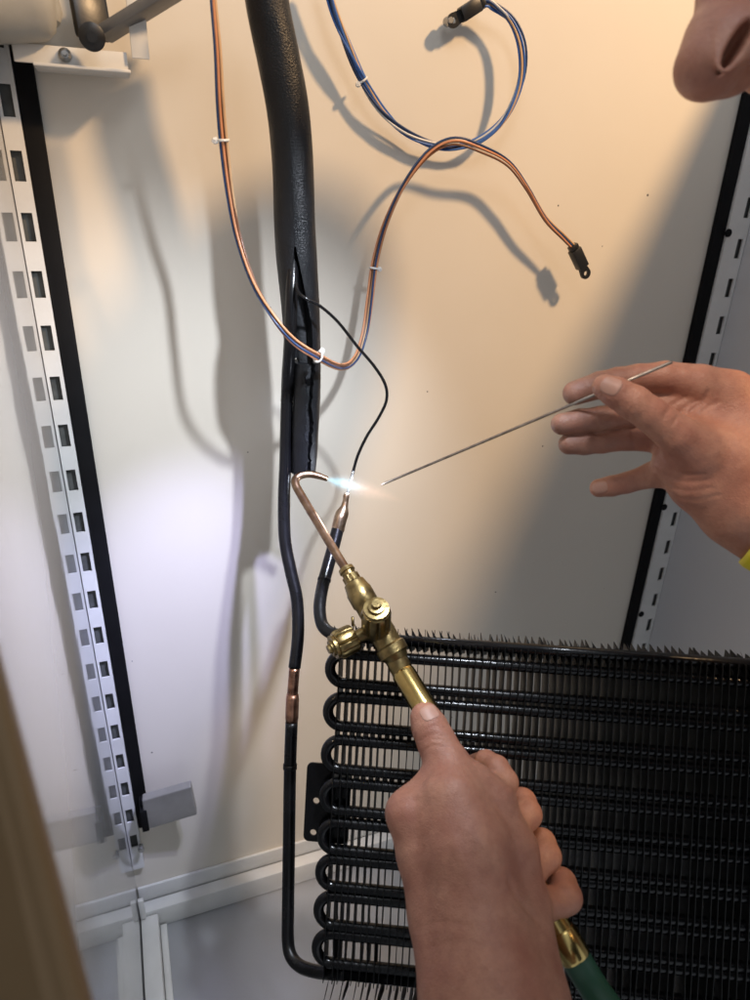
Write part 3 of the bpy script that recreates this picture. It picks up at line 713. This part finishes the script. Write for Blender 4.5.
# ---- hand that holds the rod
LW = (772, 516, .402)                     # wrist
rodhand = dict(
    thumb=chain([(605, 387, .388, 12.6), (617, 393, .386, 15), (634, 403, .385, 17), (650, 414, .385, 17), (678, 436, .387, 20), (700, 455, .392, 25)]),
    index=chain([(575, 393, .416, 12.2), (600, 385, .413, 13.2), (618, 381, .411, 13.4), (638, 378, .408, 13.6), (665, 376, .404, 14.5), (700, 383, .402, 18), (730, 394, .403, 23)]),
    middle=chain([(562, 424, .421, 11), (580, 421, .42, 12), (600, 419, .418, 12.4), (630, 414, .415, 13.4), (665, 408, .413, 15), (712, 410, .411, 20)]),
    ring=chain([(569, 444, .425, 10.6), (585, 443.5, .424, 11), (602, 442, .422, 11), (628, 438, .419, 12.2), (662, 438, .413, 15), (700, 432, .410, 20)]),
    pinky=chain([(599, 488, .428, 9.2), (612, 486, .426, 10), (626, 483, .423, 10.2), (652, 475, .417, 12.5), (690, 470, .410, 18)]))
palmL = [chain([(729, 398, .404, 24), (752, 440, .404, 38), (772, 506, .402, 47)]), chain([(676, 462, .404, 22), (700, 482, .402, 28), (740, 508, .401, 38), (772, 520, .402, 45)]),
         chain([(690, 445, .398, 25), (730, 466, .400, 38), (765, 500, .402, 46)]), chain([(692, 432, .406, 18), (735, 430, .408, 28)]), chain([(654, 396, .416, 12), (676, 402, .413, 17), (705, 412, .41, 24)])]
wl = P(*LW); el = CC(.42, -.14, .30); shl = CC(.49, .09, .10)
armL = [[(wl, 46*.402/FPX), (wl+(el-wl)*.35, .034), (wl+(el-wl)*.72, .043), (el, .040)], [(el, .040), (el+(shl-el)*.5, .047), (shl, .056)]]
# ---- hand that grips the torch
torhand = dict(
    thumb=chain([(425.5, 718, .436, 15.5), (430, 728, .434, 18), (437, 743, .430, 19.5), (446, 762, .424, 21), (452, 790, .414, 26), (446, 822, .405, 30)]),
    index=chain([(476, 764, .462, 10), (486, 762, .447, 11.5), (497, 768, .437, 12), (505, 782, .430, 13), (493, 800, .422, 16), (480, 818, .414, 21)]),
    middle=chain([(486, 800, .466, 10.5), (505, 797, .458, 11.5), (523, 802, .442, 13), (527, 814, .431, 14.5), (513, 826, .424, 17), (494, 842, .414, 22)]),
    ring=chain([(503, 842, .458, 10.5), (522, 838, .450, 11.5), (542, 843, .434, 13.5), (546, 856, .424, 14.8), (530, 868, .417, 17), (508, 876, .407, 22)]),
    pinky=chain([(528, 880, .448, 10), (545, 876, .440, 11.5), (562, 883, .422, 14), (566, 897, .413, 15.6), (556, 903, .410, 15), (520, 906, .400, 22)]))
palmR = [chain([(409, 814, .412, 21), (423, 855, .405, 24), (440, 915, .392, 30), (457, 1000, .362, 36), (470, 1060, .34, 40)]),
         chain([(452, 800, .408, 32), (466, 850, .398, 44), (478, 915, .385, 50), (495, 1000, .358, 60), (507, 1060, .338, 66)]),
         chain([(494, 806, .416, 20), (511, 850, .406, 25), (521, 905, .394, 27), (531, 1000, .362, 36), (542, 1060, .34, 40)]), chain([(450, 770, .424, 21), (476, 784, .420, 17), (496, 800, .418, 17)]), chain([(430, 782, .420, 13), (409, 812, .413, 19)])]
er = CC(.075, -.40, .17); shr = CC(.22, -.13, -.03)
wr_ = P(507, 1060, .338)
armR = [[(wr_, .030), (wr_+(er-wr_)*.5, .042), (er, .042)], [(er, .042), (er+(shr-er)*.5, .048), (shr, .058)]]
def fingers(p, hand, palm_d, k_f):
    d = palm_d
    outs = [smin(palm_d, dchain(p, ch), k_f) for ch in hand.values()]
    r = outs[0]
    for o_ in outs[1:]: r = smin(r, o_, .0012)
    return r
def sdf_rod(p):
    pd = None
    for ch in palmL:
        e = dchain(p, ch, .008); pd = e if pd is None else smin(pd, e, .012)
    a = dchain(p, armL[0], .02); pd = smin(pd, a, .012)
    return fingers(p, rodhand, pd, .008)
def sdf_tor(p):
    pd = None
    for ch in palmR:
        e = dchain(p, ch, .008); pd = e if pd is None else smin(pd, e, .012)
    a = dchain(p, armR[0], .02); pd = smin(pd, a, .012)
    return fingers(p, torhand, pd, .009)
# ---- head, seen from below at the top right
tipn = P(707, 66, .30)
nvec = -.84*RT-.54*UP+.10*FW; nvec /= np.linalg.norm(nvec)                # the way the face looks
chin = .54*RT-.84*UP-.30*FW; chin -= nvec*(chin@nvec); chin /= np.linalg.norm(chin)
sid = np.cross(nvec, chin)
if sid@FW < 0: sid = -sid
hc0 = tipn-nvec*.112-chin*.012                                           # head centre
HX = [chin, sid, nvec]
def hp_(c_, s_, n_): return hc0+chin*c_+sid*s_+nvec*n_
def sdf_head(p):
    d = ell(p, hp_(-.025, 0, -.015), HX, (.105, .076, .092))
    d = smin(d, ell(p, hp_(.045, 0, .030), HX, (.070, .056, .056)), .03)
    d = smin(d, rcone(p, hp_(.088, 0, .055), hp_(.092, 0, .062), .018, .016), .03)       # chin
    d = smin(d, rcone(p, hp_(-.030, 0, .074), hp_(.004, 0, .102), .0105, .0095), .014)    # bridge
    d = smin(d, rcone(p, hp_(.004, 0, .102), hp_(.012, 0, .112), .0135, .0140), .010)     # tip
    for s in (-1, 1):
        d = smin(d, ell(p, hp_(.014, s*.010, .099), HX, (.0125, .0085, .0130)), .012)      # nostril wings
        d = smin(d, rcone(p, hp_(-.042, s*.012, .066), hp_(-.046, s*.045, .054), .010, .008), .015)
        d = smin(d, rcone(p, hp_(.0, s*.046, .055), hp_(.01, s*.05, .04), .018, .018), .02)
        d = smin(d, ell(p, hp_(-.002, s*.078, -.01), [chin, sid, nvec], (.030, .008, .017)), .006)
        e = ell(p, hp_(-.022, s*.031, .078), HX, (.011, .016, .010)); d = np.maximum(d, -e)
        d = smin(d, ell(p, hp_(-.022, s*.031, .0685), HX, (.009, .014, .008)), .003)
    d = smin(d, rcone(p, hp_(.040, -.020, .078), hp_(.040, .020, .078), .006, .006), .008)
    d = smin(d, rcone(p, hp_(.052, -.016, .076), hp_(.052, .016, .076), .0068, .0068), .008)
    e = rcone(p, hp_(.046, -.024, .083), hp_(.046, .024, .083), .0016, .0016); d = -smin(-d, e, .003)
    return d
sdf_head0 = sdf_head
def _ray(px, py, f):
    dr_ = P(px, py, 1)-C0; dr_ = dr_/np.linalg.norm(dr_); t = .15
    for _ in range(120):
        e = float(f((C0+dr_*t)[None])[0])
        if e < 1e-5: break
        t += e*.8
    return C0+dr_*t
_n1 = _ray(738, 42, sdf_head0); _a1 = .48*RT+.87*UP+.1*FW; _a1 /= np.linalg.norm(_a1); _a3 = FW-_a1*(_a1@FW); _a3 /= np.linalg.norm(_a3); _a2 = np.cross(_a1, _a3)
def sdf_head(p):                               # nostril opening with a raised wing round it
    d = smin(sdf_head0(p), ell(p, _n1+_a3*.004+_a2*.0, [_a1, _a2, _a3], (.012, .0058, .0016)), .008)
    return -smin(-d, ell(p, _n1+_a3*.001, [_a1, _a2, _a3], (.0098, .0030, .0170)), .003)
ntop = hp_(.03, 0, -.05); nbase = CC(.36, .16, .12)
torso_c = CC(.40, -.12, -.02)
def sdf_torso(p):
    d = rcone(p, shl, shr, .062, .062)
    d = smin(d, rcone(p, CC(.36, .05, .03), CC(.42, -.35, -.12), .115, .12), .08)
    return d
def sdf_all(p):
    d = smin(sdf_head(p), rcone(p, ntop, nbase, .055, .062), .04)
    d = smin(d, sdf_torso(p), .05)
    for a in (armL[1], armR[1]): d = smin(d, dchain(p, a, .03), .04)
    d = smin(d, dchain(p, armL[0], .02), .01); d = smin(d, dchain(p, armR[0], .02), .01)
    return d
def raymarch(px, py, f, t0=.2):
    dr_ = P(px, py, 1)-C0; n_ = np.linalg.norm(dr_); dr_ = dr_/n_; t = t0
    for _ in range(90):
        e = float(f((C0+dr_*t)[None])[0])
        if e < 1e-5: break
        t += e*.9
    return C0+dr_*t
def grooves(lines, f):
    out = []
    for pts, width, depth in lines:
        q = [raymarch(x, y, f) for x, y in spline(pts, 4)]
        for a, b in zip(q[:-1], q[1:]):
            if np.linalg.norm(a-b) < .006: out.append((a, b, width, depth))
    return out
def with_grooves(f, gr):
    def g(p):
        d = f(p); near = np.abs(d) < .006
        if not near.any(): return d
        q = p[near]; acc = np.zeros(len(q))
        for a, b, w_, dp in gr:
            ba = b-a; h = np.clip(((q-a)@ba)/(ba@ba+1e-12), 0, 1); e = np.linalg.norm(q-a-h[:, None]*ba, axis=1)
            acc = np.maximum(acc, dp*np.exp(-(e/w_)**2)) if dp > 0 else acc+0
        for a, b, w_, dp in gr:
            if dp < 0:
                ba = b-a; h = np.clip(((q-a)@ba)/(ba@ba+1e-12), 0, 1); e = np.linalg.norm(q-a-h[:, None]*ba, axis=1)
                acc = np.minimum(acc, dp*np.exp(-(e/w_)**2))+np.maximum(acc, 0)
        d[near] += acc
        return d
    return g
def surfnet(f, lo, hi, h, keep=None):
    n3 = [int(math.ceil((hi[i]-lo[i])/h))+1 for i in range(3)]
    xs = [lo[i]+h*np.arange(n3[i]) for i in range(3)]
    D_ = np.empty(n3, np.float32)
    Y, Z = np.meshgrid(xs[1], xs[2], indexing='ij')
    step = max(1, 400000//(n3[1]*n3[2]))
    for i in range(0, n3[0], step):
        X = xs[0][i:i+step]; p = np.empty((len(X), n3[1], n3[2], 3))
        p[..., 0] = X[:, None, None]; p[..., 1] = Y; p[..., 2] = Z
        D_[i:i+step] = f(p.reshape(-1, 3)).reshape(len(X), n3[1], n3[2])
    s = D_ < 0
    cnt = sum(s[a:n3[0]-1+a, b:n3[1]-1+b, c_:n3[2]-1+c_].astype(np.int8) for a in (0, 1) for b in (0, 1) for c_ in (0, 1))
    act = (cnt > 0) & (cnt < 8); idx = np.argwhere(act); ids = -np.ones(act.shape, np.int64); ids[tuple(idx.T)] = np.arange(len(idx))
    acc = np.zeros((len(idx), 3)); ct = np.zeros(len(idx))
    cor = [(a, b, c_) for a in (0, 1) for b in (0, 1) for c_ in (0, 1)]
    for a in cor:
        for ax in range(3):
            if a[ax]: continue
            b = list(a); b[ax] = 1
            da = D_[tuple((idx+a).T)]; db = D_[tuple((idx+b).T)]; m_ = (da < 0) != (db < 0)
            t = np.where(m_, da/np.where(m_, da-db, 1), 0)
            q = np.array(a, float)[None].repeat(len(idx), 0); q[:, ax] = t
            acc += q*m_[:, None]; ct += m_
    V = (idx+acc/ct[:, None])*h+np.array(lo)
    Fs = []
    for ax in range(3):
        o1, o2 = [(1, 2), (2, 0), (0, 1)][ax]
        sl = [slice(1, n3[i]-1) for i in range(3)]; sl[ax] = slice(0, n3[ax]-1)
        sh = list(sl); sh[ax] = slice(1, n3[ax])
        A, B = s[tuple(sl)], s[tuple(sh)]
        for flip, mk in ((False, A & ~B), (True, ~A & B)):
            g = np.argwhere(mk)
            off = [1, 1, 1]; off[ax] = 0; g = g+off
            def cid(d1, d2):
                q = g.copy(); q[:, o1] -= d1; q[:, o2] -= d2; return ids[tuple(q.T)]
            quad = np.stack([cid(1, 1), cid(0, 1), cid(0, 0), cid(1, 0)], 1)
            if flip: quad = quad[:, ::-1]
            Fs.append(quad)
    Fs = np.vstack(Fs); Fs = Fs[(Fs >= 0).all(1)]
    if keep is not None:
        k_ = keep(V); Fs = Fs[k_[Fs].all(1)]; u = np.unique(Fs); mp = -np.ones(len(V), int); mp[u] = np.arange(len(u)); V = V[u]; Fs = mp[Fs]
    return V, Fs
def ext(pts, mrg): a = np.array(pts); return a.min(0)-mrg, a.max(0)+mrg
# creases, in photo pixels on each hand
GL = grooves([([(664, 417), (672, 405), (686, 397)], .0010, .0009), ([(672, 425), (684, 408), (700, 400)], .0009, .0008),
    ([(690, 412), (702, 402), (708, 392)], .0010, .0010), ([(697, 417), (707, 408), (718, 402)], .0010, .0008),
    ([(623, 391), (629, 398), (632, 409)], .0008, .0005), ([(628, 389), (634, 396), (637, 407)], .0008, .0005), ([(633, 389), (640, 397), (642, 408)], .0009, .0004),
    ([(651, 460), (666, 468), (684, 474), (704, 474)], .0009, .0007), ([(653, 468), (668, 477), (688, 482), (708, 480)], .0009, .0007),
    ([(655, 478), (670, 487), (690, 491), (712, 488)], .0009, .0006), ([(660, 488), (676, 497), (696, 500), (720, 495)], .0009, .0006), ([(668, 500), (684, 507), (704, 509)], .0009, .0005),
    ([(583, 385), (585, 396)], .0008, .0003), ([(594, 408), (597, 430)], .0009, .0005), ([(627, 404), (630, 424)], .0009, .0006), ([(600, 432), (603, 452)], .0009, .0005), ([(632, 428), (634, 450)], .0009, .0006),
    ([(686, 452), (692, 461), (701, 470)], .0006, .0003), ([(613, 476), (617, 495)], .0008, .0004), ([(640, 470), (645, 485)], .0008, .0004)], sdf_rod)
GT = grooves([([(420, 741), (432, 734), (446, 737)], .0009, .0008), ([(420, 746), (432, 739), (448, 742)], .0009, .0009), ([(421, 752), (434, 745), (450, 748)], .0009, .0007), ([(423, 730), (434, 726), (443, 728)], .0009, .0004),
    ([(486, 775), (494, 768)], .0008, .0004), ([(500, 793), (510, 786)], .0009, .0004), ([(528, 799), (519, 806), (513, 818)], .0010, .0005),
    ([(404, 790), (418, 786), (428, 776)], .0014, .0006), ([(432, 778), (446, 772), (462, 776)], .0011, .0005), ([(396, 806), (406, 800), (418, 800)], .0012, .0004), ([(534, 832), (545, 838), (552, 848)], .0008, .0003), ([(548, 880), (560, 880), (570, 886)], .0008, .0004), ([(415, 930), (440, 922), (470, 926)], .0012, .0004), ([(425, 950), (455, 942), (490, 948)], .0012, .0003), ([(508, 880), (520, 900), (535, 918)], .0022, .0012),
    ([(470, 830), (490, 850), (505, 880)], .004, -.0008), ([(455, 845), (470, 880), (485, 930)], .004, -.0007), ([(425, 850), (440, 900), (455, 960)], .005, -.0008), ([(470, 940), (500, 985)], .003, -.0006)], sdf_tor)
fL, fT = with_grooves(sdf_rod, GL), with_grooves(sdf_tor, GT)
allL = [p for ch in list(rodhand.values())+palmL for p, r in ch]+[P(640, 540, .40), P(800, 570, .40)]
loL, hiL = ext(allL, .022)
VL, FL_ = surfnet(fL, loL, hiL, .00105)
allT = [p for ch in list(torhand.values())+palmR for p, r in ch]
loT, hiT = ext(allT, .020)
VT, FT_ = surfnet(fT, loT, hiT, .00115)
loN, hiN = ext([tipn, tipn-nvec*.04, tipn-nvec*.03+chin*.03, tipn-chin*.02], .020)
VN, FN_ = surfnet(sdf_head, loN, hiN, .0009)
inb = lambda v, lo, hi, e: ((v > lo+e) & (v < hi-e)).all(1)
VB, FB_ = surfnet(sdf_all, np.minimum.reduce([shl-.1, shr-.1, hc0-.14, er-.1, el-.1, CC(.42, -.5, -.2)-.05]), np.maximum.reduce([shl+.1, shr+.1, hc0+.14, el+.1, er+.1]), .006,
    keep=lambda v: ~(inb(v, loL, hiL, .003) | inb(v, loT, hiT, .003) | inb(v, loN, hiN, .0015)))
off = 0; VV = []; FF = []
for v_, f_ in ((VL, FL_), (VT, FT_), (VN, FN_), (VB, FB_)): VV.append(v_); FF.append(f_+off); off += len(v_)
VV = np.vstack(VV); FF = np.vstack(FF)
me = bpy.data.meshes.new('body'); me.vertices.add(len(VV)); me.vertices.foreach_set('co', VV.astype(np.float32).ravel())
me.loops.add(FF.size); me.loops.foreach_set('vertex_index', FF.astype(np.int32).ravel())
me.polygons.add(len(FF)); me.polygons.foreach_set('loop_start', np.arange(0, FF.size, 4, dtype=np.int32)); me.polygons.foreach_set('loop_total', np.full(len(FF), 4, np.int32))
me.update(calc_edges=True); me.validate()
gr_ = np.zeros(len(VV), np.float32)            # soot ground into the finger tips (stays put whatever the light)
for nm in ('index', 'middle', 'ring'):
    for j, (c_, r_) in enumerate(rodhand[nm][:4]):
        d_ = np.linalg.norm(VV-c_, axis=1); gr_ = np.maximum(gr_, np.clip(1.5-d_/(r_*1.25)*.8, 0, 1)*[.75, .65, .5, .3][j])
at = me.attributes.new('grime', 'FLOAT', 'POINT'); at.data.foreach_set('value', gr_)
man = thing('person', None, 'man leaning in from the right, torch in one hand and thin rod in the other', 'person')
link('body', me, M_skin, man, False); me.polygons.foreach_set('use_smooth', np.ones(len(me.polygons), bool))
# fingernails
def nail(f, centre_px, axis_a, axis_b, L_, Wd, out=.00035):
    c_ = raymarch(*centre_px, f); ax = axis_b-axis_a; ax /= np.linalg.norm(ax)
    e = .0008; nrm = np.array([float(f((c_+e*v)[None])[0]-f((c_-e*v)[None])[0]) for v in np.eye(3)]); nrm /= np.linalg.norm(nrm)
    ax -= nrm*(ax@nrm); ax /= np.linalg.norm(ax); sd = np.cross(nrm, ax)
    def g(p):
        q = (p-c_); u, v, w_ = q@ax/L_, q@sd/Wd, q@nrm
        sq = (np.abs(u)**3.2+np.abs(v)**3.2)**(1/3.2)
        return np.maximum(np.maximum(f(p)-out, (sq-1)*min(L_, Wd)), -(w_+.006))
    lo, hi = ext([c_], max(L_, Wd)+.003); V_, F_ = surfnet(g, lo, hi, .00042); mesh('fingernail', V_, F_, M_nail, man, True)
T_ = rodhand['thumb']; nail(sdf_rod, (611, 385), T_[0][0], T_[2][0], .0056, .0052)
T_ = rodhand['pinky']; nail(sdf_rod, (600, 487), T_[0][0], T_[2][0], .0045, .0036)
T_ = torhand['thumb']; nail(sdf_tor, (430, 712), T_[0][0], T_[2][0], .0050, .0060)
# clothes, hair, eyes, wristband
def shirt_f(p):
    d = smin(sdf_torso(p), rcone(p, shl, shl+(el-shl)*.4, .062, .060), .04)
    d = smin(d, rcone(p, shr, shr+(er-shr)*.4, .064, .062), .04)
    return d-.006
V_, F_ = surfnet(shirt_f, np.minimum.reduce([shl-.1, shr-.1, CC(.42, -.5, -.2)-.08]), np.maximum.reduce([shl+.1, shr+.1, CC(.42, -.35, -.12)+.15]), .009)
mesh('t_shirt', V_, F_, M_shirt, man, True)
def hair_f(p): return np.maximum(ell(p, hp_(-.030, 0, -.020), HX, (.108, .081, .096)), -((p-hp_(-.02, 0, .035))@(-chin*.6-nvec*.8)))
V_, F_ = surfnet(hair_f, hc0-.15, hc0+.15, .004); mesh('hair', V_, F_, M_hair, man, True)
for s in (-1, 1):
    bm = bmesh.new(); bmesh.ops.create_icosphere(bm, subdivisions=3, radius=.0118)
    for v in bm.verts: v.co += Vector(hp_(-.022, s*.031, .066))
    bmobj('eye', bm, M_eye, man, True)
ax = (el-wl)/np.linalg.norm(el-wl); cb = wl+ax*.006; s1 = np.cross(ax, FW); s1 /= np.linalg.norm(s1); s2 = np.cross(ax, s1)
V = []; Fc = []; ns = 64
def surf_r(c_, dv):
    t = .015
    for _ in range(60):
        e = float(sdf_rod((c_+dv*t)[None])[0])
        if e > 0: return t
        t += .0007
    return t
for k in range(ns):
    an = 2*math.pi*k/ns; dv = math.cos(an)*s1+math.sin(an)*s2; r0 = surf_r(cb, dv)
    for (u, h_) in ((-.006, .0004), (-.006, .0022), (-.003, .0032), (.003, .0032), (.006, .0022), (.006, .0004)): V.append(cb+dv*(r0+h_)+ax*u)
for k in range(ns):
    for j in range(6):
        j2 = (j+1) % 6; k2 = (k+1) % ns; Fc.append((k*6+j, k*6+j2, k2*6+j2, k2*6+j))
mesh('wristband', V, Fc, M_yellow, man, True)
